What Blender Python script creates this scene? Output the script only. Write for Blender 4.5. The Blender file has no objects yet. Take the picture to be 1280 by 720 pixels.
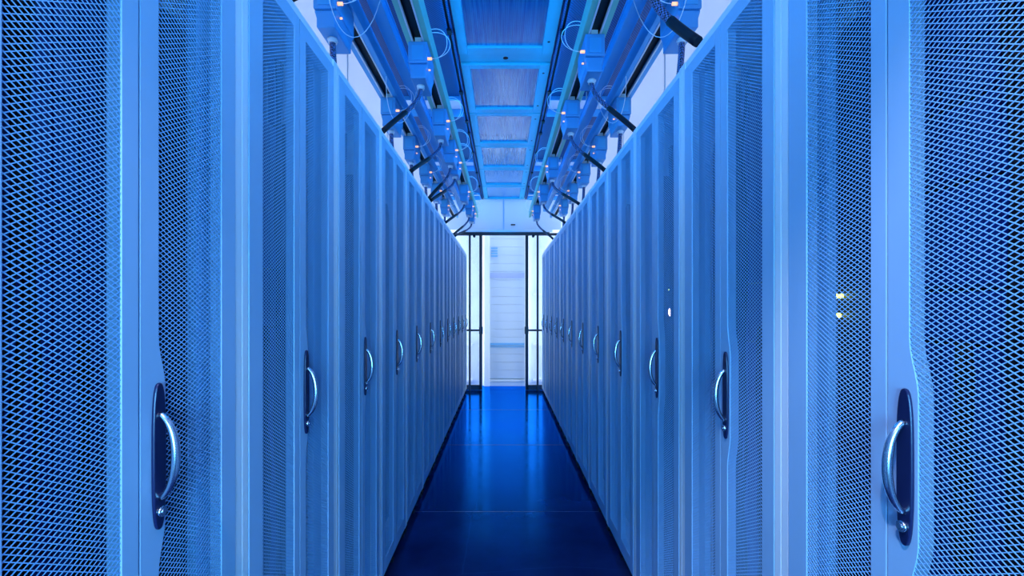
import bpy, bmesh, math, random
from mathutils import Vector, Matrix
random.seed(7)
PI = math.pi
S = bpy.context.scene
C = S.collection

# ------------------------------------------------------------------ camera, world, lights, exposure
cam_d = bpy.data.cameras.new('camera')
cam = bpy.data.objects.new('camera', cam_d); C.objects.link(cam)
cam.location = (0, 0, 1.357)
cam.rotation_euler = (PI / 2, 0, 0)
cam_d.sensor_width = 36
cam_d.lens = 600 / 1280 * 36
cam_d.shift_x = 11.5 / 1280
cam_d.shift_y = 23 / 1280
cam_d.clip_start = 0.02
S.camera = cam
S.view_settings.view_transform = 'Standard'
S.view_settings.look = 'None'
S.view_settings.gamma = 1
S.view_settings.use_curve_mapping = False
S.view_settings.exposure = 0.0
S.cycles.use_denoising = True
S.cycles.max_bounces = 8
S.cycles.diffuse_bounces = 4
S.cycles.glossy_bounces = 4
S.cycles.sample_clamp_indirect = 6

w = bpy.data.worlds.new('world'); S.world = w; w.use_nodes = True
w.node_tree.nodes['Background'].inputs[0].default_value = (0.0, 0.22, 1.0, 1)
w.node_tree.nodes['Background'].inputs[1].default_value = 0.15

def area(name, loc, rot, sx, sy, col, power, spread=PI):
    l = bpy.data.lights.new(name, 'AREA'); l.shape = 'RECTANGLE'
    l.size = sx; l.size_y = sy; l.color = col; l.energy = power; l.spread = spread
    o = bpy.data.objects.new(name, l); C.objects.link(o)
    o.location = loc; o.rotation_euler = rot
    return o
XC = 0.02
AZ = (0.0, 0.28, 0.94)        # azure of the added aisle fill
LV = (0.12, 0.48, 0.92)       # paler tint of the added entrance fill
WH = (0.72, 0.86, 1.0)
# added fill strips hidden above the inner busways, each washing the opposite row of doors
for sg in (-1, 1):
    a = math.radians(50)
    area('aisle_fill_strip', (XC + sg * 0.50, 3.9, 2.99), (0, sg * a, 0), 0.10, 7.4, AZ, 37)
# room lights above the racks outside the aisle, behind the translucent side panels
for sg in (-1, 1):
    area('room_side_light', (XC + sg * 2.3, 4.3, 3.5), (0, sg * math.radians(72), 0), 1.0, 7.4, WH, 95)
area('room_top_light', (XC, 4.0, 4.1), (0, 0, 0), 2.4, 7.0, WH, 22)
# corridor beyond the door
area('corridor_light', (XC, 7.98, 3.6), (math.radians(15), 0, 0), 3.0, 0.3, WH, 24)
for sg in (-1, 1):
    area('corridor_side_fill', (XC + sg * 1.9, 7.97, 1.3), (0, sg * math.radians(90), sg * math.radians(-9)), 2.4, 0.35, WH, 72)  # added fill out of view behind the rows, brightens the end wall
# behind the camera: an added unseen fill, then the room's overhead lamp
area('entrance_fill', (XC, -1.6, 1.35), (math.radians(80), 0, 0), 1.1, 1.1, LV, 74, 2.2)
pl = bpy.data.lights.new('entrance_lamp', 'POINT'); pl.color = (0.62, 0.68, 1.0); pl.energy = 175; pl.shadow_soft_size = 0.05
po = bpy.data.objects.new('entrance_lamp', pl); C.objects.link(po); po.location = (-0.38, -0.53, 3.0)

# ------------------------------------------------------------------ materials
def mat(name, col, rough=0.5, metal=0.0, spec=0.5, coat=0.0, emit=None, estr=0.0):
    m = bpy.data.materials.new(name); m.use_nodes = True
    b = m.node_tree.nodes['Principled BSDF']
    b.inputs['Base Color'].default_value = (*col, 1)
    b.inputs['Roughness'].default_value = rough
    b.inputs['Metallic'].default_value = metal
    b.inputs['Specular IOR Level'].default_value = spec
    b.inputs['Coat Weight'].default_value = coat
    if emit:
        b.inputs['Emission Color'].default_value = (*emit, 1)
        b.inputs['Emission Strength'].default_value = estr
    return m
def nodes(m): return m.node_tree.nodes, m.node_tree.links, m.node_tree.nodes['Principled BSDF']
def add_noise_rough(m, scale, lo, hi, stretch=(1, 1, 1)):
    n, l, b = nodes(m)
    tc = n.new('ShaderNodeTexCoord'); mp = n.new('ShaderNodeMapping'); mp.inputs['Scale'].default_value = stretch
    nz = n.new('ShaderNodeTexNoise'); nz.inputs['Scale'].default_value = scale; nz.inputs['Detail'].default_value = 5
    mr = n.new('ShaderNodeMapRange'); mr.inputs['To Min'].default_value = lo; mr.inputs['To Max'].default_value = hi
    l.new(tc.outputs['Object'], mp.inputs['Vector']); l.new(mp.outputs[0], nz.inputs['Vector'])
    l.new(nz.outputs['Fac'], mr.inputs['Value']); l.new(mr.outputs[0], b.inputs['Roughness'])
    return nz
M = {}
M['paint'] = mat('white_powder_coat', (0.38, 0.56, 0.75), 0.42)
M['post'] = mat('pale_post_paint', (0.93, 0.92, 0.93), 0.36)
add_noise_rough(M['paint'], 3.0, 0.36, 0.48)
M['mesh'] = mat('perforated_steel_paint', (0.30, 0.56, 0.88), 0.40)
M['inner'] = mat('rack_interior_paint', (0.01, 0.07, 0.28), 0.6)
M['innerlight'] = mat('rack_interior_post_paint', (0.25, 0.58, 0.85), 0.5)
M['black'] = mat('black_plastic', (0.004, 0.006, 0.014), 0.5, spec=0.25)
M['navy'] = mat('handle_plate_plastic', (0.008, 0.012, 0.06), 0.30)
M['chrome'] = mat('brushed_chrome', (0.72, 0.76, 0.82), 0.24, 1.0)
M['server'] = mat('server_steel', (0.015, 0.03, 0.09), 0.45, 0.2)
M['bezel'] = mat('server_bezel', (0.003, 0.028, 0.25), 0.4, 0.0)
M['teal'] = mat('teal_busway_paint', (0.20, 0.62, 0.50), 0.45)
M['pale'] = mat('pale_metal_lip', (0.72, 0.78, 0.85), 0.35)
M['bluemetal'] = mat('galvanised_blue_metal', (0.06, 0.40, 0.78), 0.40, 0.2)
M['box'] = mat('tap_box_paint', (0.06, 0.32, 0.66), 0.38)
M['deck'] = mat('dark_ceiling_deck', (0.10, 0.20, 0.48), 0.5)
M['panelframe'] = mat('ceiling_frame_paint', (0.04, 0.60, 0.76), 0.40)
M['wire'] = mat('white_wire', (0.85, 0.88, 0.95), 0.4)
M['amber'] = mat('amber_connector', (0.9, 0.6, 0.35), 0.4, emit=(1.0, 0.42, 0.14), estr=1.3)
M['yellow'] = mat('yellow_status_light', (0.8, 0.9, 0.1), 0.4, emit=(0.75, 0.9, 0.05), estr=9)
M['whiteled'] = mat('white_status_light', (0.9, 0.8, 1.0), 0.4, emit=(1.0, 0.75, 1.0), estr=9)
M['doorblack'] = mat('black_door_frame', (0.006, 0.008, 0.02), 0.4)
M['wall'] = mat('white_wall_paint', (0.80, 0.84, 0.90), 0.6)
M['shutter'] = mat('pale_shutter', (0.70, 0.76, 0.86), 0.45)
M['band'] = mat('blue_band', (0.22, 0.50, 0.80), 0.5)
M['lavband'] = mat('lavender_band', (0.50, 0.55, 0.78), 0.5)
M['ceil'] = mat('room_ceiling', (0.55, 0.62, 0.75), 0.7)

# fine diagonal weave on the ceiling deck
n, l, b = nodes(M['deck'])
tc = n.new('ShaderNodeTexCoord'); mp = n.new('ShaderNodeMapping'); mp.inputs['Rotation'].default_value = (0, 0, 0.7)
wv = n.new('ShaderNodeTexWave'); wv.inputs['Scale'].default_value = 22; wv.inputs['Distortion'].default_value = 0.4
mx = n.new('ShaderNodeMixRGB'); mx.inputs['Color1'].default_value = (0.002, 0.055, 0.20, 1); mx.inputs['Color2'].default_value = (0.006, 0.13, 0.38, 1)
l.new(tc.outputs['Object'], mp.inputs['Vector']); l.new(mp.outputs[0], wv.inputs['Vector'])
l.new(wv.outputs['Fac'], mx.inputs['Fac']); l.new(mx.outputs[0], b.inputs['Base Color'])
bp = n.new('ShaderNodeBump'); bp.inputs['Strength'].default_value = 0.4; bp.inputs['Distance'].default_value = 0.003
l.new(wv.outputs['Fac'], bp.inputs['Height']); l.new(bp.outputs[0], b.inputs['Normal'])

# braided sleeve
M['braid'] = mat('braided_conduit', (0.01, 0.015, 0.04), 0.45)
n, l, b = nodes(M['braid'])
tc = n.new('ShaderNodeTexCoord'); vo = n.new('ShaderNodeTexChecker'); vo.inputs['Scale'].default_value = 150
vo.inputs['Color1'].default_value = (0.006, 0.008, 0.02, 1); vo.inputs['Color2'].default_value = (0.10, 0.17, 0.42, 1)
mp = n.new('ShaderNodeMapping'); mp.inputs['Rotation'].default_value = (0.6, 0.8, 0.5)
l.new(tc.outputs['Object'], mp.inputs['Vector']); l.new(mp.outputs[0], vo.inputs['Vector']); l.new(vo.outputs['Color'], b.inputs['Base Color'])

# polished dark concrete
M['floor'] = mat('polished_dark_concrete', (0.015, 0.03, 0.11), 0.12, spec=0.6)
n, l, b = nodes(M['floor'])
tc = n.new('ShaderNodeTexCoord')
nz = n.new('ShaderNodeTexNoise'); nz.inputs['Scale'].default_value = 1.7; nz.inputs['Detail'].default_value = 8; nz.inputs['Roughness'].default_value = 0.6
cr = n.new('ShaderNodeValToRGB')
cr.color_ramp.elements[0].position = 0.35; cr.color_ramp.elements[0].color = (0.006, 0.012, 0.055, 1)
cr.color_ramp.elements[1].position = 0.7; cr.color_ramp.elements[1].color = (0.018, 0.035, 0.13, 1)
l.new(tc.outputs['Object'], nz.inputs['Vector']); l.new(nz.outputs['Fac'], cr.inputs['Fac'])
# hairline cracks
vr = n.new('ShaderNodeTexVoronoi'); vr.feature = 'DISTANCE_TO_EDGE'; vr.inputs['Scale'].default_value = 0.9
nz2 = n.new('ShaderNodeTexNoise'); nz2.inputs['Scale'].default_value = 5; nz2.inputs['Detail'].default_value = 6
mxv = n.new('ShaderNodeMixRGB'); mxv.inputs['Fac'].default_value = 0.25
l.new(tc.outputs['Object'], mxv.inputs['Color1']); l.new(nz2.outputs['Color'], mxv.inputs['Color2']); l.new(mxv.outputs[0], vr.inputs['Vector'])
ck = n.new('ShaderNodeMapRange'); ck.inputs['From Min'].default_value = 0.0; ck.inputs['From Max'].default_value = 0.004
ck.inputs['To Min'].default_value = 1; ck.inputs['To Max'].default_value = 0
l.new(vr.outputs['Distance'], ck.inputs['Value'])
m2 = n.new('ShaderNodeMath'); m2.operation = 'MULTIPLY'; m2.inputs[1].default_value = 0.12
l.new(ck.outputs[0], m2.inputs[0])
mx = n.new('ShaderNodeMixRGB'); mx.inputs['Color2'].default_value = (0.07, 0.14, 0.30, 1)
l.new(m2.outputs[0], mx.inputs['Fac']); l.new(cr.outputs['Color'], mx.inputs['Color1'])
l.new(mx.outputs[0], b.inputs['Base Color'])
nz3 = n.new('ShaderNodeTexNoise'); nz3.inputs['Scale'].default_value = 6; nz3.inputs['Detail'].default_value = 6
mr = n.new('ShaderNodeMapRange'); mr.inputs['To Min'].default_value = 0.05; mr.inputs['To Max'].default_value = 0.24
l.new(tc.outputs['Object'], nz3.inputs['Vector']); l.new(nz3.outputs['Fac'], mr.inputs['Value']); l.new(mr.outputs[0], b.inputs['Roughness'])
nz4 = n.new('ShaderNodeTexNoise'); nz4.inputs['Scale'].default_value = 2.5; nz4.inputs['Detail'].default_value = 3
bp = n.new('ShaderNodeBump'); bp.inputs['Strength'].default_value = 0.12; bp.inputs['Distance'].default_value = 0.01
l.new(tc.outputs['Object'], nz4.inputs['Vector']); l.new(nz4.outputs['Fac'], bp.inputs['Height']); l.new(bp.outputs[0], b.inputs['Normal'])

df = n.new('ShaderNodeBsdfDiffuse'); gs = n.new('ShaderNodeBsdfGlossy'); gs.inputs['Color'].default_value = (0.01, 0.27, 0.95, 1)
l.new(mx.outputs[0], df.inputs['Color']); l.new(mr.outputs[0], gs.inputs['Roughness'])
l.new(bp.outputs[0], gs.inputs['Normal'])
lw = n.new('ShaderNodeLayerWeight'); lw.inputs['Blend'].default_value = 0.5
pw = n.new('ShaderNodeMath'); pw.operation = 'POWER'; pw.inputs[1].default_value = 7.0
ml = n.new('ShaderNodeMath'); ml.operation = 'MULTIPLY'; ml.inputs[1].default_value = 7.0; ml.use_clamp = True
l.new(lw.outputs['Facing'], pw.inputs[0]); l.new(pw.outputs[0], ml.inputs[0])
mxs = n.new('ShaderNodeMixShader'); l.new(ml.outputs[0], mxs.inputs[0]); l.new(df.outputs[0], mxs.inputs[1]); l.new(gs.outputs[0], mxs.inputs[2])
l.new(mxs.outputs[0], n['Material Output'].inputs['Surface'])

def translucent(name, col, tcol, fac, rough, gloss, rib=None, ribscale=30):
    m = bpy.data.materials.new(name); m.use_nodes = True
    n = m.node_tree.nodes; l = m.node_tree.links; n.clear()
    out = n.new('ShaderNodeOutputMaterial')
    d = n.new('ShaderNodeBsdfDiffuse'); d.inputs['Color'].default_value = (*col, 1)
    t = n.new('ShaderNodeBsdfTranslucent'); t.inputs['Color'].default_value = (*tcol, 1)
    g = n.new('ShaderNodeBsdfGlossy'); g.inputs['Color'].default_value = (0.9, 0.95, 1, 1); g.inputs['Roughness'].default_value = rough
    a = n.new('ShaderNodeMixShader'); a.inputs[0].default_value = fac
    l.new(d.outputs[0], a.inputs[1]); l.new(t.outputs[0], a.inputs[2])
    c = n.new('ShaderNodeMixShader')
    lw = n.new('ShaderNodeLayerWeight'); lw.inputs['Blend'].default_value = 0.5
    pw = n.new('ShaderNodeMath'); pw.operation = 'POWER'; pw.inputs[1].default_value = 2.0
    mm = n.new('ShaderNodeMath'); mm.operation = 'MULTIPLY'; mm.inputs[1].default_value = gloss
    l.new(lw.outputs['Facing'], pw.inputs[0]); l.new(pw.outputs[0], mm.inputs[0]); l.new(mm.outputs[0], c.inputs[0])
    l.new(a.outputs[0], c.inputs[1]); l.new(g.outputs[0], c.inputs[2]); l.new(c.outputs[0], out.inputs['Surface'])
    if rib:
        tc = n.new('ShaderNodeTexCoord'); wv = n.new('ShaderNodeTexWave'); wv.bands_direction = rib
        wv.inputs['Scale'].default_value = ribscale; wv.inputs['Distortion'].default_value = 0.6
        bp = n.new('ShaderNodeBump'); bp.inputs['Strength'].default_value = 0.22; bp.inputs['Distance'].default_value = 0.003
        l.new(tc.outputs['Object'], wv.inputs['Vector']); l.new(wv.outputs['Fac'], bp.inputs['Height'])
        for q in (d, g): l.new(bp.outputs[0], q.inputs['Normal'])
    return m
def streak(m):
    n = m.node_tree.nodes; l = m.node_tree.links
    tc = n.new('ShaderNodeTexCoord'); mp = n.new('ShaderNodeMapping'); mp.inputs['Scale'].default_value = (70, 2.2, 1)
    nz = n.new('ShaderNodeTexNoise'); nz.inputs['Scale'].default_value = 1.0; nz.inputs['Detail'].default_value = 4
    l.new(tc.outputs['Object'], mp.inputs['Vector']); l.new(mp.outputs[0], nz.inputs['Vector'])
    for q in [x for x in n if x.type in ('BSDF_DIFFUSE', 'BSDF_TRANSLUCENT')]:
        c = q.inputs['Color'].default_value[:]
        mx = n.new('ShaderNodeMixRGB'); mx.inputs['Color1'].default_value = (c[0]*0.3, c[1]*0.55, c[2]*0.75, 1); mx.inputs['Color2'].default_value = (c[0]*1.1, c[1]*1.1, c[2], 1)
        cr = n.new('ShaderNodeMapRange'); cr.inputs['From Min'].default_value = 0.38; cr.inputs['From Max'].default_value = 0.62
        l.new(nz.outputs['Fac'], cr.inputs['Value']); l.new(cr.outputs[0], mx.inputs['Fac']); l.new(mx.outputs[0], q.inputs['Color'])
M['sidepoly'] = translucent('translucent_side_sheet', (0.8, 0.85, 0.9), (0.85, 0.88, 0.95), 0.7, 0.3, 0.2)
M['topoly'] = translucent('corrugated_translucent_sheet', (0.04, 0.42, 0.80), (0.02, 0.22, 0.55), 0.5, 0.07, 1.0, 'X', 28)
streak(M['topoly'])
[x for x in M['topoly'].node_tree.nodes if x.type == 'BSDF_GLOSSY'][0].inputs['Color'].default_value = (0.75, 0.90, 1.0, 1)
M['transom'] = translucent('translucent_transom_sheet', (0.6, 0.68, 0.78), (0.62, 0.70, 0.78), 0.6, 0.3, 0.2)
M['louvre'] = translucent('translucent_louvre_sheet', (0.6, 0.7, 0.85), (0.7, 0.8, 0.95), 0.7, 0.3, 0.3, 'Y', 12)
g = bpy.data.materials.new('clear_door_glass'); g.use_nodes = True
n = g.node_tree.nodes; l = g.node_tree.links; n.clear()
out = n.new('ShaderNodeOutputMaterial'); tr = n.new('ShaderNodeBsdfTransparent'); tr.inputs[0].default_value = (0.93, 0.96, 1, 1)
gl = n.new('ShaderNodeBsdfGlossy'); gl.inputs['Roughness'].default_value = 0.03; ms = n.new('ShaderNodeMixShader'); ms.inputs[0].default_value = 0.06
l.new(tr.outputs[0], ms.inputs[1]); l.new(gl.outputs[0], ms.inputs[2]); l.new(ms.outputs[0], out.inputs[0])
M['glass'] = g

# ------------------------------------------------------------------ mesh helpers
class MB:
    def __init__(s): s.v = []; s.f = []; s.sm = []
    def box(s, x0, x1, y0, y1, z0, z1):
        k = len(s.v)
        s.v += [(x0,y0,z0),(x1,y0,z0),(x1,y1,z0),(x0,y1,z0),(x0,y0,z1),(x1,y0,z1),(x1,y1,z1),(x0,y1,z1)]
        for q in ((0,3,2,1),(4,5,6,7),(0,1,5,4),(1,2,6,5),(2,3,7,6),(3,0,4,7)):
            s.f.append(tuple(k+i for i in q)); s.sm.append(False)
        return s
    def prism(s, pts, axis, a0, a1):
        """polygon in the two other axes (ccw seen along -axis), extruded along axis"""
        k = len(s.v); n = len(pts)
        for a in (a0, a1):
            for (u, w_) in pts:
                s.v.append({'x': (a, u, w_), 'y': (u, a, w_), 'z': (u, w_, a)}[axis])
        s.f.append(tuple(range(k, k+n))[::-1]); s.sm.append(False)
        s.f.append(tuple(range(k+n, k+2*n))); s.sm.append(False)
        for i in range(n):
            j = (i+1) % n
            s.f.append((k+i, k+j, k+n+j, k+n+i)); s.sm.append(False)
        return s
    def tube(s, pts, r, seg=10, cap=True, squash=None):
        pts = [Vector(p) for p in pts]; n = len(pts); k0 = len(s.v)
        up = Vector((0.13, 0.31, 0.94)).normalized()
        prev = None
        for i, p in enumerate(pts):
            t = (pts[min(i+1, n-1)] - pts[max(i-1, 0)]).normalized()
            a = (prev - t * prev.dot(t)).normalized() if prev else t.cross(up).normalized()
            prev = a; b_ = t.cross(a)
            rr = r[i] if isinstance(r, (list, tuple)) else r
            for q in range(seg):
                th = 2*PI*q/seg
                s.v.append(tuple(p + a*math.cos(th)*rr + b_*math.sin(th)*rr))
        for i in range(n-1):
            for q in range(seg):
                q2 = (q+1) % seg
                s.f.append((k0+i*seg+q, k0+i*seg+q2, k0+(i+1)*seg+q2, k0+(i+1)*seg+q)); s.sm.append(True)
        if cap:
            s.f.append(tuple(range(k0, k0+seg))[::-1]); s.sm.append(False)
            s.f.append(tuple(range(k0+(n-1)*seg, k0+n*seg))); s.sm.append(False)
        return s
    def build(s, name, m, parent=None, bevel=0.0):
        me = bpy.data.meshes.new(name); me.from_pydata(s.v, [], s.f); me.validate()
        bm = bmesh.new(); bm.from_mesh(me); bmesh.ops.recalc_face_normals(bm, faces=bm.faces); bm.to_mesh(me); bm.free()
        if len(me.polygons) == len(s.sm): me.polygons.foreach_set('use_smooth', s.sm)
        me.materials.append(m)
        o = bpy.data.objects.new(name, me); C.objects.link(o)
        if parent: o.parent = parent
        if bevel:
            md = o.modifiers.new('bevel', 'BEVEL'); md.width = bevel; md.segments = 2; md.limit_method = 'ANGLE'
        return o
def empty(name, loc, rz=0):
    o = bpy.data.objects.new(name, None); C.objects.link(o); o.location = loc; o.rotation_euler = (0, 0, rz)
    o.empty_display_size = 0.1
    return o
def tag(o, label, cat, group=None):
    o['label'] = label; o['category'] = cat
    if group: o['group'] = group
    return o
def struct(o): o['kind'] = 'structure'; return o
def kids(o): return [c for c in bpy.data.objects if c.parent == o]
def copy_tree(o, parent=None):
    c = o.copy(); C.objects.link(c)
    if parent: c.parent = parent
    for ch in kids(o): copy_tree(ch, c)
    return c
def bez(p0, p1, p2, p3, n=18):
    p0, p1, p2, p3 = map(Vector, (p0, p1, p2, p3)); r = []
    for i in range(n+1):
        t = i/n; u = 1-t
        r.append(p0*u**3 + p1*3*u*u*t + p2*3*u*t*t + p3*t**3)
    return r
ORD = ['nearest', 'second', 'third', 'fourth', 'fifth', 'sixth', 'seventh', 'eighth', 'ninth', 'tenth', 'eleventh', 'twelfth', 'thirteenth', 'fourteenth', 'fifteenth', 'sixteenth', 'seventeenth', 'eighteenth', 'nineteenth', 'twentieth']

# ------------------------------------------------------------------ setting
YD = 7.72       # plane of the aisle door
YW = 8.22        # wall beyond
fl = MB().box(-4, 4, -3.5, YW+0.1, -0.1, 0).build('floor', M['floor']); struct(fl)
struct(MB().box(-4, 4, -3.5, YW+0.1, 4.3, 4.4).build('ceiling', M['ceil']))
struct(MB().box(-4, 4, YW, YW+0.1, 0, 4.3).build('wall_end', M['wall']))
struct(MB().box(-4.1, -4, -3.5, YW+0.1, 0, 4.3).build('wall_left', M['wall']))
struct(MB().box(4, 4.1, -3.5, YW+0.1, 0, 4.3).build('wall_right', M['wall']))
# saw cut joints of the concrete
for i, y in enumerate((1.75, 3.17, 4.70, 6.3)):
    struct(MB().box(-0.60, 0.65, y, y+0.007, 0.0, 0.0006).build('trim_%d' % (i+1), mat('joint_filler', (0.012, 0.04, 0.14), 0.3)))

# ------------------------------------------------------------------ server rack prototype (front at x=0 facing +x)
ZB, ZT = 0.045, 2.20
DZ0, DZ1 = 0.055, 2.172
MZ0, MZ1 = 0.125, 2.130
def mesh_panel(s0, s1, z0, z1, parent):
    mb = MB(); hx, vz = 0.0152, 0.0088; k = vz/hx; t = 0.00076
    W_ = s1 - s0
    for fam in (0, 1):
        x0, x1 = ((-0.0026, -0.0018) if fam == 0 else (-0.0020, -0.0012))
        c = z0 - (W_*k if fam == 0 else 0)
        cmax = z1 + (0 if fam == 0 else W_*k)
        while c < cmax:
            sl = k if fam == 0 else -k
            a, b_ = s0, s1                        # line z = c + sl*(s-s0)
            za, zb = c, c + sl*W_
            if sl > 0:
                if za < z0: a = s0 + (z0-c)/sl
                if zb > z1: b_ = s0 + (z1-c)/sl
            else:
                if za > z1: a = s0 + (z1-c)/sl
                if zb < z0: b_ = s0 + (z0-c)/sl
            if b_ - a > 0.002:
                za, zb = c + sl*(a-s0), c + sl*(b_-s0)
                mb.prism([(a, za-t), (b_, zb-t), (b_, zb+t), (a, za+t)], 'x', x0, x1)
            c += vz
    return mb.build('mesh_panel', M['mesh'], parent)
def make_rack():
    r = empty('server_rack', (0, 0, 0))
    # carcass
    b = MB()
    b.box(-1.07, -0.001, 0.2735, 0.2996, ZB, ZT).box(-1.07, -0.001, -0.2996, -0.2735, ZB, ZT)
    b.box(-1.07, -0.004, -0.276, 0.276, 2.176, ZT)
    b.box(-1.07, -0.030, -0.276, 0.276, ZB, ZB+0.01)
    b.build('cabinet_frame', M['post'], r, 0.002)
    MB().box(-1.08, -1.06, -0.276, 0.276, ZB, ZT-0.03).build('back_panel', M['inner'], r)
    p = MB().box(-1.05, -0.022, -0.296, 0.296, 0.0, ZB)
    for s in (-0.27, 0.27, 0.0): p.box(-0.03, -0.006, s-0.018, s+0.018, 0.0, 0.014)
    p.build('plinth', M['black'], r)
    for sg in (-1, 1):
        # light inner posts right behind the door
        q = MB().box(-0.060, -0.042, *(sorted((sg*0.205, sg*0.275))), ZB+0.02, 2.17)
        po_ = q.build('inner_post', M['innerlight'], r)
        # black rounded vertical cable duct
        s0, s1 = (0.150, 0.272) if sg > 0 else (-0.272, -0.150)
        c = (s0+s1)/2; rr = (s1-s0)/2
        pts = [(s0, 0.12), (s1, 0.12)] + [(c + rr*math.cos(t), 1.86 + 1.5*rr*math.sin(t)) for t in [PI*i/12 for i in range(13)]]
        MB().prism(pts, 'x', -0.165, -0.095).build('cable_duct', M['black'], r, 0.004)
        # mounting rail
        m_ = MB().box(-0.20, -0.18, *(sorted((sg*0.225, sg*0.245))), ZB+0.02, 2.17)
        m_.build('mounting_rail', M['inner'], r)
    rn = random.Random(5)
    for s0, w_, zt in ((-0.085, 0.030, 2.05), (0.10, 0.022, 2.10), (0.02, 0.010, 1.3)):
        cbl = MB()
        for j in range(4):
            ph, am = rn.uniform(0, 6), rn.uniform(0.004, 0.010)
            o0 = s0 + w_*(j/3-0.5)
            cbl.tube([(-0.105 + 0.006*math.cos(ph+i*0.9), o0 + am*math.sin(ph + i*0.55), 0.10 + (zt-0.10)*i/24) for i in range(25)], 0.0052, 7)
        cbl.build('cable_bundle', M['black'], r)
    # doors
    g = 0.0016
    # plain leaf at the -s side
    d = MB()
    d.box(-0.024, 0, -0.272, -0.208, DZ0, DZ1).box(-0.024, 0, -0.036, -g, DZ0, DZ1)
    d.box(-0.024, 0, -0.208, -0.036, MZ1, DZ1).box(-0.024, 0, -0.208, -0.036, DZ0, MZ0)
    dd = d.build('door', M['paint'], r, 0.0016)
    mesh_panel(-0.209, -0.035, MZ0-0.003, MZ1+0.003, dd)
    # leaf with the handle, its stile swelling around the handle plate
    d = MB()
    zc = 1.108; prof = [(0.042, MZ0)]
    for i in range(25):
        z = zc - 0.20 + 0.40*i/24
        u = abs(z-zc)/0.20
        e = 0 if u >= 1 else (1 if u < 0.55 else 0.5+0.5*math.cos(PI*(u-0.55)/0.45))
        prof.append((0.042 + 0.016*e, z))
    prof.append((0.042, MZ1))
    poly = [(g, MZ0)] + prof + [(g, MZ1)]
    # split the stile in quads so that bevelling stays clean
    d.prism(poly, 'x', -0.024, 0)
    d.box(-0.024, 0, g, 0.272, MZ1, DZ1).box(-0.024, 0, g, 0.272, DZ0, MZ0).box(-0.024, 0, 0.222, 0.272, MZ0, MZ1)
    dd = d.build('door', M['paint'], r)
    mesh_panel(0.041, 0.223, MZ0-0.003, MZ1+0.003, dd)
    # handle plate: long rounded shield
    hp = []
    H_ = 0.122; W_ = 0.0145; sc = 0.0385
    for i in range(40):
        t = 2*PI*i/40
        cx, cz = math.cos(t), math.sin(t)
        hp.append((sc + W_*math.copysign(abs(cx)**0.75, cx), zc + H_*math.copysign(abs(cz)**0.62, cz)))
    MB().prism(hp, 'x', 0.0, 0.006).build('handle_plate', M['navy'], dd, 0.002)
    pts = bez((0.004, sc, zc+0.070), (0.040, sc, zc+0.052), (0.040, sc, zc-0.052), (0.004, sc, zc-0.070), 22)
    rad = [0.0062 - 0.0010*math.cos(2*PI*i/22) for i in range(23)]
    MB().tube(pts, rad, 14).build('handle', M['chrome'], dd)
    k = MB().tube([(0.004, sc, zc-0.092), (0.011, sc, zc-0.092)], 0.0085, 18)
    k.tube([(0.011, sc, zc-0.092), (0.0125, sc, zc-0.092)], 0.0050, 14)
    k.build('lock', M['chrome'], dd)
    # hinges
    return r
rack0 = make_rack()
NR = 12
YL0, YR0 = 0.76, 0.783
XL, XR = -0.575, 0.627
racks = {}
first = True
for side, x, y0, rz in (('left', XL, YL0, 0), ('right', XR, YR0, PI)):
    for k in range(-1, NR):
        r = rack0 if first else copy_tree(rack0); first = False
        r.location = (x, y0 + 0.6*k, 0); r.rotation_euler = (0, 0, rz)
        if k == -1: lab = 'white server rack standing beside the camera in the %s row' % side
        elif k == 0: lab = 'white server rack with largest mesh doors, nearest of the %s row' % side
        elif k == NR-1: lab = 'white server rack ending the %s row beside the sliding door' % side
        else: lab = 'white mesh door server rack, %s from the camera in the %s row' % (ORD[k], side)
        tag(r, lab, 'server rack', 'server racks of the %s row' % side)
        racks[(side, k)] = r
def led(rack, loc, size, m):
    o = MB(); x, y, z = loc; a, b_ = size
    o.tube([(x-0.004, y, z), (x, y, z), (x+0.004, y, z)], [a*0.6, a, a*0.6], 12)
    ob = o.build('status_light', m, rack)
    # stretched along z when taller than wide
    if b_ != a:
        for v in ob.data.vertices: v.co.z = z + (v.co.z - z)*b_/a
    return ob
R0, R1 = racks[('right', 0)], racks[('right', 2)]
for dy, dz in ((-0.232, 1.379), (-0.246, 1.379), (-0.239, 1.338)):
    led(R0, (-0.088, dy, dz), (0.0055, 0.0055), M['yellow'])
led(racks[('right', 2)], (-0.10, -0.107, 1.332), (0.009, 0.018), M['whiteled'])
led(racks[('right', 2)], (-0.10, -0.107, 1.43), (0.004, 0.004), M['yellow'])
led(racks[('right', 3)], (-0.10, -0.169, 1.335), (0.010, 0.02), M['whiteled'])
led(racks[('right', 3)], (-0.10, -0.165, 1.38), (0.007, 0.007), M['yellow'])
led(racks[('left', 3)], (-0.10, 0.186, 1.333), (0.008, 0.013), M['whiteled'])

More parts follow.
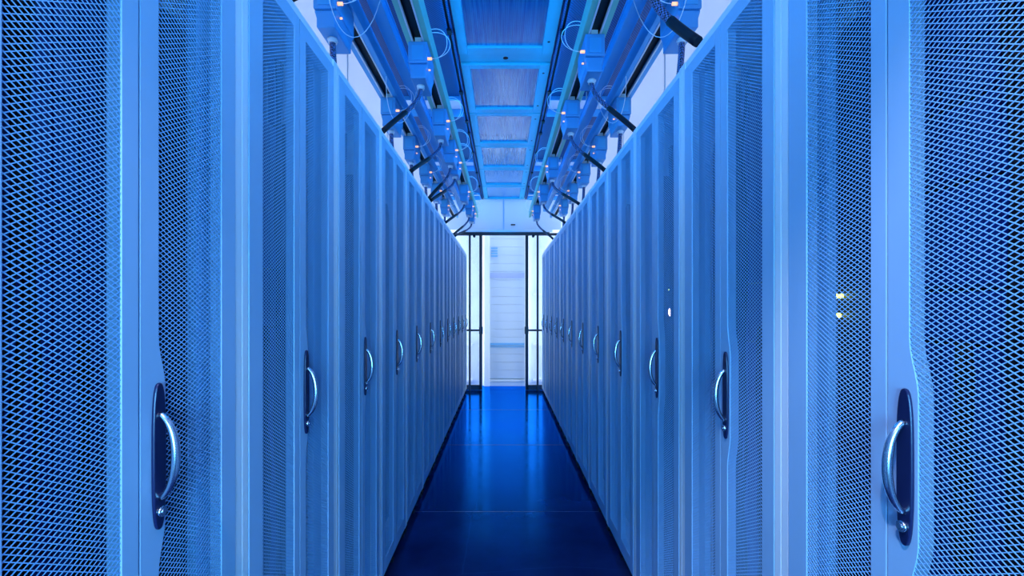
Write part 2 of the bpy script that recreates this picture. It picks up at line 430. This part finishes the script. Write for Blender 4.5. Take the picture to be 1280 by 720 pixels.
# servers inside the nearest racks
def make_server(h):
    s = empty('rack_server', (0, 0, 0))
    MB().box(-0.85, -0.150, -0.218, 0.218, 0, h).build('chassis', M['server'], s, 0.002)
    f = MB().box(-0.150, -0.140, -0.222, 0.222, 0.001, h-0.001)
    nb = 8
    for i in range(nb):
        y = -0.20 + 0.05*i
        f.box(-0.140, -0.135, y, y+0.044, 0.008, h-0.008)
    f.build('bezel', M['bezel'], s, 0.001)
    return s
srv = {h: make_server(h) for h in (0.088, 0.132, 0.176)}
used = set()
for side in ('left', 'right'):
    for k in (0, 1):
        z = 0.12; r = racks[(side, k)]; plan = []
        rnd = random.Random(hash((side == 'left', k)) % 1000)
        while z < 1.9:
            h = rnd.choice((0.088, 0.132, 0.176)); plan.append((z, h)); z += h + 0.003
        for i, (z, h) in enumerate(plan):
            p = srv[h] if h not in used else copy_tree(srv[h]); used.add(h)
            p.location = (r.location.x, r.location.y, z); p.rotation_euler = r.rotation_euler
            tag(p, 'blue server chassis, %s from the bottom inside the %s rack of the %s row' % (ORD[i].replace('nearest', 'first'), ORD[k], side), 'server',
                'servers in the %s rack of the %s row' % (ORD[k], side))

# ------------------------------------------------------------------ containment ceiling
ZC = 3.10
def ceiling_panel(y0, y1, label):
    c = empty('ceiling_panel', (XC, y0, ZC)); L = y1 - y0
    f = MB(); z0, z1 = -0.018, 0.03; a = 0.32
    f.box(-a, -a+0.062, 0, L, z0, z1).box(a-0.075, a, 0, L, z0, z1)
    f.box(-a+0.062, a-0.075, 0, 0.06, z0, z1).box(-a+0.062, a-0.075, L-0.085, L, z0, z1)
    f.build('panel_frame', M['panelframe'], c, 0.004)
    MB().box(-a+0.058, a-0.071, 0.055, L-0.08, 0.0, 0.008).build('translucent_sheet', M['topoly'], c)
    for (x, y) in ((a-0.04, 0.12), (a-0.04, L-0.16)):
        MB().tube([(x, y, z0-0.0015), (x, y, z0+0.01)], 0.009, 14).build('fixing_hole', M['black'], c)
    tag(c, label, 'ceiling panel', 'framed translucent panels along the aisle ceiling')
    return c
ps = [(1.42, 2.28, 'framed translucent ceiling panel nearest the camera overhead'),
      (2.43, 3.29, 'largest framed ceiling panel in view, corrugated sheet catching pale streaks')]
for i in range(5):
    ps.append((3.43+0.87*i, 3.43+0.87*i+0.855, ['blue framed ceiling panel just beyond the crossbar with the oval hole',
               'framed ceiling panel, third in view along the aisle', 'framed ceiling panel, fourth in view along the aisle',
               'framed ceiling panel, fifth in view, pale lit sheet', 'framed ceiling panel ending the row next to the far transom'][i]))
for a_ in ps: ceiling_panel(*a_)
for y, lab in ((2.29, 'azure ceiling crossbar behind the nearest overhead panel'), (3.30, 'azure ceiling crossbar with dark oval hole before the second panel')):
    cb = empty('ceiling_crossbar', (XC, y, ZC))
    MB().box(-0.32, 0.32, 0, 0.12, -0.004, 0.03).build('bar', M['panelframe'], cb, 0.002)
    MB().tube([(0.0, 0.06, -0.006), (0.0, 0.06, 0.01)], 0.018, 20).build('oval_hole', M['black'], cb)
    tag(cb, lab, 'crossbar', 'ceiling crossbars')

GAPS = [(0.56, 0.84), (2.27, 2.55), (3.98, 4.26), (5.69, 5.97), (7.36, 7.60)]
for sg, side in ((-1, 'left'), (1, 'right')):
    # dark deck between gaps
    ys = [-0.1] + [v for gp in GAPS for v in gp] + [YD]
    xa, xb = sorted((XC + sg*0.325, XC + sg*0.92))
    for i in range(0, len(ys), 2):
        if ys[i+1]-ys[i] < 0.03: continue
        d = MB().box(xa, xb, ys[i]+0.002, ys[i+1]-0.002, ZC+0.0, ZC+0.03)
        o = d.build('ceiling_deck_sheet', M['deck'])
        tag(o, 'dark blue woven texture deck sheet above the %s busways, %s from the camera' % (side, ORD[i//2]), 'deck sheet', 'dark ceiling deck sheets')
    for i, (a0, a1) in enumerate(GAPS):
        t = empty('louvre_panel', (0, a0, ZC))
        xi, xo = XC + sg*0.37, XC + sg*0.92
        q0, q1 = sorted((xi, xo))
        MB().box(q0+0.004, q1-0.004, 0.012, a1-a0-0.012, 0.004, 0.010).build('ribbed_sheet', M['louvre'], t)
        f = MB().box(q0, q1, 0, 0.012, -0.03, 0.03).box(q0, q1, a1-a0-0.012, a1-a0, -0.06, 0.03)
        f.build('crossbeam', M['bluemetal'], t)
        z = sorted((XC + sg*0.325, XC + sg*0.37))
        MB().box(z[0], z[1], 0.0, a1-a0, 0.0, 0.03).build('filler_plate', M['deck'], t)
        tag(t, 'pale ribbed strip across the ceiling %s of the centre panels, %s from the camera' % (side, ORD[i]), 'louvre panel', 'pale ribbed ceiling strips')
    # hanging rail with dark slot
    x = XC + sg*0.352
    ra = empty('ceiling_rail', (x, 0, ZC))
    q = MB().box(-0.020, -0.008, -0.1, YD-0.03, -0.035, 0.0).box(0.008, 0.020, -0.1, YD-0.03, -0.035, 0.0).box(-0.008, 0.008, -0.1, YD-0.03, -0.006, 0.0)
    q.build('channel', M['deck'], ra)
    MB().box(-0.0079, 0.0079, -0.1, YD-0.03, -0.022, -0.008).build('dark_slot', M['black'], ra)
    for y in (2.6, 2.95, 3.8, 4.4, 4.7, 5.3, 6.1, 6.8):
        MB().box(-0.014, 0.014, y, y+0.05, -0.048, -0.030).build('clip', M['black'], ra)
    tag(ra, 'dark slotted channel along the %s edge of the framed ceiling panels' % side, 'ceiling rail')
    # blue strut along the outer busway
    x = XC + sg*0.66
    st = empty('ceiling_strut', (x, 0, 2.90))
    MB().box(-0.035, 0.035, -0.1, YD-0.05, -0.03, 0.03).box(-0.042, 0.042, -0.1, YD-0.05, 0.030, 0.036).build('beam', M['bluemetal'], st, 0.002)
    for y in (1.2, 2.4, 3.9, 5.6, 7.2):
        MB().tube([(0, y, 0.03), (0, y, ZC-2.90)], 0.006, 8).build('hanger_rod', M['pale'], st)
    tag(st, 'wide blue metal strut running beside the outer %s busway' % side, 'strut')

# translucent side sheets standing on the rack tops
for sg, side in ((-1, 'left'), (1, 'right')):
    y = -0.1; k = 0
    x = XC + sg*0.92
    while y < YD - 0.1:
        L = min(0.955, YD - 0.02 - y)
        t = empty('side_sheet', (x, y, 2.2))
        MB().box(-0.005, 0.005, 0.006, L-0.006, 0.03, 0.90).build('sheet', M['sidepoly'], t)
        q = MB().box(-0.012, 0.012, 0, L, 0.0, 0.03)
        q.box(-0.008, 0.008, -0.004, 0.006, 0.03, 0.9)
        q.build('edge_strip', M['pale'], t)
        tag(t, 'bright translucent sheet standing on the %s racks under the ceiling, %s from the camera' % (side, ORD[k]), 'translucent sheet', 'translucent sheets above the %s racks' % side)
        y += L; k += 1

# ------------------------------------------------------------------ busways with tap boxes
ZBUS = 2.747
def busway(xx, side, inner):
    b = empty('busway', (xx, 0, ZBUS)); s = 1 if xx < 0 else -1      # s points towards the aisle centre
    y0, y1 = -0.1, 7.55
    hm = M['teal'] if inner else M['bluemetal']
    def bx(mb, a, c, z0, z1): p, q = sorted((a*s, c*s)); mb.box(p, q, y0, y1, z0, z1)
    h = MB()
    bx(h, 0.030, 0.062, 0.004, 0.10); bx(h, -0.062, -0.030, 0.004, 0.10); bx(h, -0.030, 0.030, 0.085, 0.10)
    h.build('housing', hm, b, 0.003)
    l_ = MB(); bx(l_, 0.024, 0.033, 0.0, 0.012); bx(l_, -0.033, -0.024, 0.0, 0.012)
    l_.build('slot_lip', M['pale'], b, 0.001)
    sl = MB(); bx(sl, -0.0295, 0.0295, 0.03, 0.084); sl.build('dark_slot', M['black'], b)
    tag(b, '%s overhead busway with long black slot, %s of the two on the %s' % ('teal edged' if inner else 'blue', 'inner' if inner else 'outer', side), 'busway')
    return b
XIN_L, XIN_R, XOU_L, XOU_R = -0.446, 0.470, -0.762, 0.802
for xx, side, inner in ((XIN_L, 'left', True), (XIN_R, 'right', True), (XOU_L, 'left', False), (XOU_R, 'right', False)):
    busway(xx, side, inner)

def tap_box_proto(s):
    """s = +1: the aisle centre lies towards +x"""
    t = empty('tap_box', (0, 0, 0))
    L, h, wd = 0.25, 0.19, 0.05
    b = MB().box(-wd, wd, 0, L, -0.115, -0.002)
    b.prism([(-wd, -0.115), (wd, -0.115), (wd*0.80, -0.15), (wd*0.80, -h), (-wd*0.80, -h), (-wd*0.80, -0.15)], 'y', 0.012, L-0.012)
    b.build('housing', M['box'], t, 0.006)
    MB().box(-0.018, 0.018, 0.02, L-0.03, -0.002, 0.028).build('plug_blade', M['pale'], t)
    c = MB().box(-wd*0.6, wd*0.6, -0.004, 0.002, -0.10, -0.025); c.build('front_cover', M['bluemetal'], t, 0.001)
    f = MB().tube([(0, 0.10, -h-0.022), (0, 0.10, -h+0.004)], 0.019, 16).tube([(0, 0.10, -h-0.012), (0, 0.10, -h-0.004)], 0.024, 6)
    f.build('cable_gland', M['pale'], t)
    x0 = s*(wd+0.004)
    MB().tube([(s*wd, 0.02, -0.085), (s*(wd+0.022), 0.02, -0.085)], 0.0075, 10).build('amber_connector', M['amber'], t)
    MB().tube([(s*wd, 0.05, -0.130), (s*(wd+0.010), 0.05, -0.130)], 0.0045, 10).build('amber_light', M['amber'], t)
    for j in range(2):
        a = 0.075 + 0.02*j
        p = bez((s*(wd+0.020), 0.02, -0.085), (s*(wd+0.060+a), 0.0, -0.10+0.01*j), (s*(wd+0.05+a), 0.05+0.03*j, 0.12-0.02*j), (s*0.055, 0.10+0.03*j, 0.115), 20)
        MB().tube(p, 0.0016, 6).build('looped_wire', M['wire'], t)
    return t
protos = {1: tap_box_proto(1), -1: tap_box_proto(-1)}
pused = set()
def tap_box(x, y, label):
    s = 1 if x < 0 else -1
    t = protos[s] if s not in pused else copy_tree(protos[s]); pused.add(s)
    t.location = (x, y, ZBUS); tag(t, label, 'tap box', 'busway tap boxes'); return t
def conduit(p0, p3, label, rad=0.0125, bend=None, split=0.58, p2o=None):
    """braided upper run and a smooth black plug end"""
    p0 = Vector(p0); p3 = Vector(p3)
    d = p3 - p0
    p1 = p0 + Vector((0, 0, -0.09)) if bend is None else p0 + Vector(bend)
    p2 = p0 + d*0.55 + Vector((0, 0, -0.015)) if p2o is None else Vector(p2o)
    pts = bez(p0, p1, p2, p3, 26)
    n0 = int(26*split)
    t = empty('power_conduit', tuple(p0))
    loc = [q - p0 for q in pts]
    MB().tube(loc[:n0+1], rad*0.92, 12).build('braided_sleeve', M['braid'], t)
    MB().tube(loc[n0:], rad*1.08, 12).build('black_plug', M['black'], t)
    tag(t, label, 'conduit', 'black conduits dropping from the busways')
ln = ['second', 'third', 'fourth', 'fifth', 'sixth', 'seventh', 'eighth', 'ninth']
ZG = ZBUS - 0.205
def xl(side): return (XL-0.012) if side == 'left' else (XR+0.012)
specs = {'left': [(1.50, 1.33), (2.51, 2.35), (3.36, 3.05), (3.99, 3.81), (4.34, 3.90), (5.45, 4.92), (6.25, 5.72), (6.75, 5.86)],
         'right': [(1.02, 1.33), (2.44, 2.33), (3.22, 3.02), (4.45, 4.02), (5.45, 4.92), (6.55, 6.1)]}
for side, xin in (('left', XIN_L), ('right', XIN_R)):
    for i, (yb, ye) in enumerate(specs[side]):
        nm = ORD[i]
        tap_box(xin, yb, 'blue tap box under the inner %s busway, %s from the camera' % (side, nm))
        conduit((xin, yb+0.10, ZG), (xl(side), ye, 2.215), 'black conduit curving to the rack tops from the %s inner %s tap box' % (nm, side))
# the thick braided conduit close to the camera on the right
tap_box(XIN_R, 1.37, 'blue tap box feeding the thick braided conduit at the upper right')
conduit((XIN_R, 1.47, ZG), (XR+0.012, 1.57, 2.222), 'thick braided conduit with smooth black plug at the upper right', rad=0.016, bend=(0.02, 0.25, -0.06), split=0.78, p2o=(0.54, 1.74, 2.43))
for side, xo in (('left', XOU_L), ('right', XOU_R)):
    for i, yb in enumerate((2.05, 3.18, 3.90, 4.65, 5.40, 6.20)):
        tap_box(xo, yb, 'blue tap box under the outer %s busway, %s from the camera' % (side, ORD[i]))
        conduit((xo, yb+0.10, ZG), (xo + (0.02 if xo < 0 else -0.02), yb+0.14, 2.205), 'short upright conduit under the %s outer %s tap box' % (ORD[i], side), rad=0.015, split=0.8)
    # loose white wires between the busways
    s = 1 if xo < 0 else -1
    for j, y in enumerate((1.9, 2.9)):
        p = bez((xo+s*0.06, y, 2.80), (xo+s*0.02, y+0.05, 2.45), (xo+s*0.12, y+0.3, 2.42), (xo+s*0.16, y+0.5, 2.93), 20)
        o = MB().tube(p, 0.0018, 6).build('hanging_wire', M['wire'])
        tag(o, 'thin white wire hanging from the outer %s busway, the %s one' % (side, ('nearer', 'farther')[j]), 'wire', 'thin white wires')

# ------------------------------------------------------------------ sliding door at the end of the aisle
HZ = 2.50
hd = empty('door_header', (0, YD, HZ))
MB().box(-0.70, 0.75, -0.02, 0.02, 0.0, 0.05).build('black_track', M['doorblack'], hd, 0.002)
MB().box(-0.74, 0.80, -0.012, 0.02, 0.05, 0.085).build('pale_rail', M['pale'], hd)
for x in (-0.46, 0.49):
    MB().tube([(x, -0.03, -0.012), (x, 0.03, -0.012)], 0.022, 14).build('roller', M['black'], hd)
hd['label'] = 'black header track with rollers above the aisle end doorway'; hd['category'] = 'door track'
for x, nm in ((-0.531, 'left'), (0.560, 'right')):
    o = MB().box(x-0.016, x+0.016, YD-0.02, YD+0.02, 0, HZ).build('door_jamb', M['doorblack'], None, 0.002)
    tag(o, 'thin black upright post at the %s side of the end doorway' % nm, 'door post')
for s, nm, xs in ((-1, 'left', -0.357), (1, 'right', 0.389)):
    t = empty('sliding_door', (xs, YD+0.06, 0))
    f = MB()
    def bx(a, c, z0, z1, mb=f, y=0.018): p, q = sorted((a*s, c*s)); mb.box(p, q, -y, y, z0, z1)
    bx(-0.024, 0.024, 0.004, HZ+0.045); bx(0.60, 0.65, 0.004, HZ+0.045); bx(0.0, 0.65, 0.004, 0.085); bx(0.0, 0.65, HZ+0.005, HZ+0.045)
    f.build('frame', M['doorblack'], t, 0.002)
    r_ = MB(); bx(0.0, 0.62, 0.955, 0.985, r_, 0.012); r_.build('push_rail', M['doorblack'], t)
    k_ = MB(); bx(-0.034, 0.028, 0.91, 1.03, k_, 0.03); k_.build('latch', M['doorblack'], t, 0.006)
    gl_ = MB(); bx(0.02, 0.61, 0.09, HZ+0.01, gl_, 0.004); gl_.build('glass_pane', M['glass'], t)
    tag(t, 'black framed glass sliding door half open at the %s of the doorway' % nm, 'sliding door')
for x0, x1, nm in ((-0.93, 0.012, 'left'), (0.018, 0.96, 'right')):
    t = empty('transom_sheet', (0, YD, HZ+0.09))
    MB().box(x0, x1, -0.006, 0.006, 0, ZC-HZ-0.09).build('sheet', M['transom'], t)
    if nm == 'right': MB().box(0.13, 0.20, -0.03, 0.0, 0.07, 0.085).build('latch', M['black'], t)
    if nm == 'left': MB().box(0.010, 0.020, -0.012, 0.008, 0, ZC-HZ-0.09).build('joint_strip', M['band'], t)
    tag(t, 'translucent pale sheet above the end doorway, %s half' % nm, 'translucent sheet', 'sheets above the doorway')
# the same closing sheets over the entrance behind the camera
t = empty('entrance_sheet', (0, -0.12, 0))
MB().box(-0.93, 0.97, -0.006, 0.006, 2.585, 3.10).build('sheet', M['band'], t)
tag(t, 'blue closing sheet above the aisle entrance behind the camera', 'sheet')

# ------------------------------------------------------------------ beyond the door
sh = empty('roller_shutter', (0, YW-0.02, 0))
f = MB().box(-0.32, -0.225, -0.05, 0.02, 0, 3.0).box(0.376, 0.44, -0.05, 0.02, 0, 3.0).box(-0.225, 0.376, -0.05, 0.02, 2.8, 3.0)
f.build('shutter_frame', M['post'], sh, 0.004)
p = MB()
z = 0.13
while z < 2.78:
    p.box(-0.225, 0.376, -0.022, 0.0, z, z+0.138); z += 0.14
p.build('slatted_curtain', M['shutter'], sh, 0.003)
MB().box(-0.225, 0.376, -0.03, 0.0, 0.0, 0.075).build('bottom_slat', M['shutter'], sh, 0.004)
MB().box(-0.225, 0.376, -0.036, 0.0, 0.08, 0.11).build('bottom_rail', M['post'], sh)
MB().box(-0.215, 0.366, -0.03, 0.0, 0.660, 0.678).box(-0.215, 0.366, -0.03, 0.0, 0.692, 0.735).build('blue_band', M['band'], sh)
MB().box(-0.215, 0.366, -0.03, 0.0, 1.84, 1.925).build('lavender_band', M['lavband'], sh)
for i in range(4): MB().box(-0.20, -0.09, -0.03, 0.0, 2.20+0.045*i, 2.225+0.045*i).build('vent_slat', M['band'], sh)
tag(sh, 'pale slatted shutter with blue bands in the bright wall beyond the door', 'shutter')
for s, nm in ((-1, 'left'), (1, 'right')):
    a, b_ = sorted((s*0.52, s*2.5))
    o = MB().box(a, b_, YW-0.03, YW, 0.07, 0.11).box(a, b_, YW-0.03, YW, 0.69, 0.72).box(a, b_, YW-0.03, YW, 1.55, 1.58).build('wall_rail', M['post'])
    tag(o, 'thin horizontal rails on the bright wall %s of the shutter' % nm, 'wall rail')
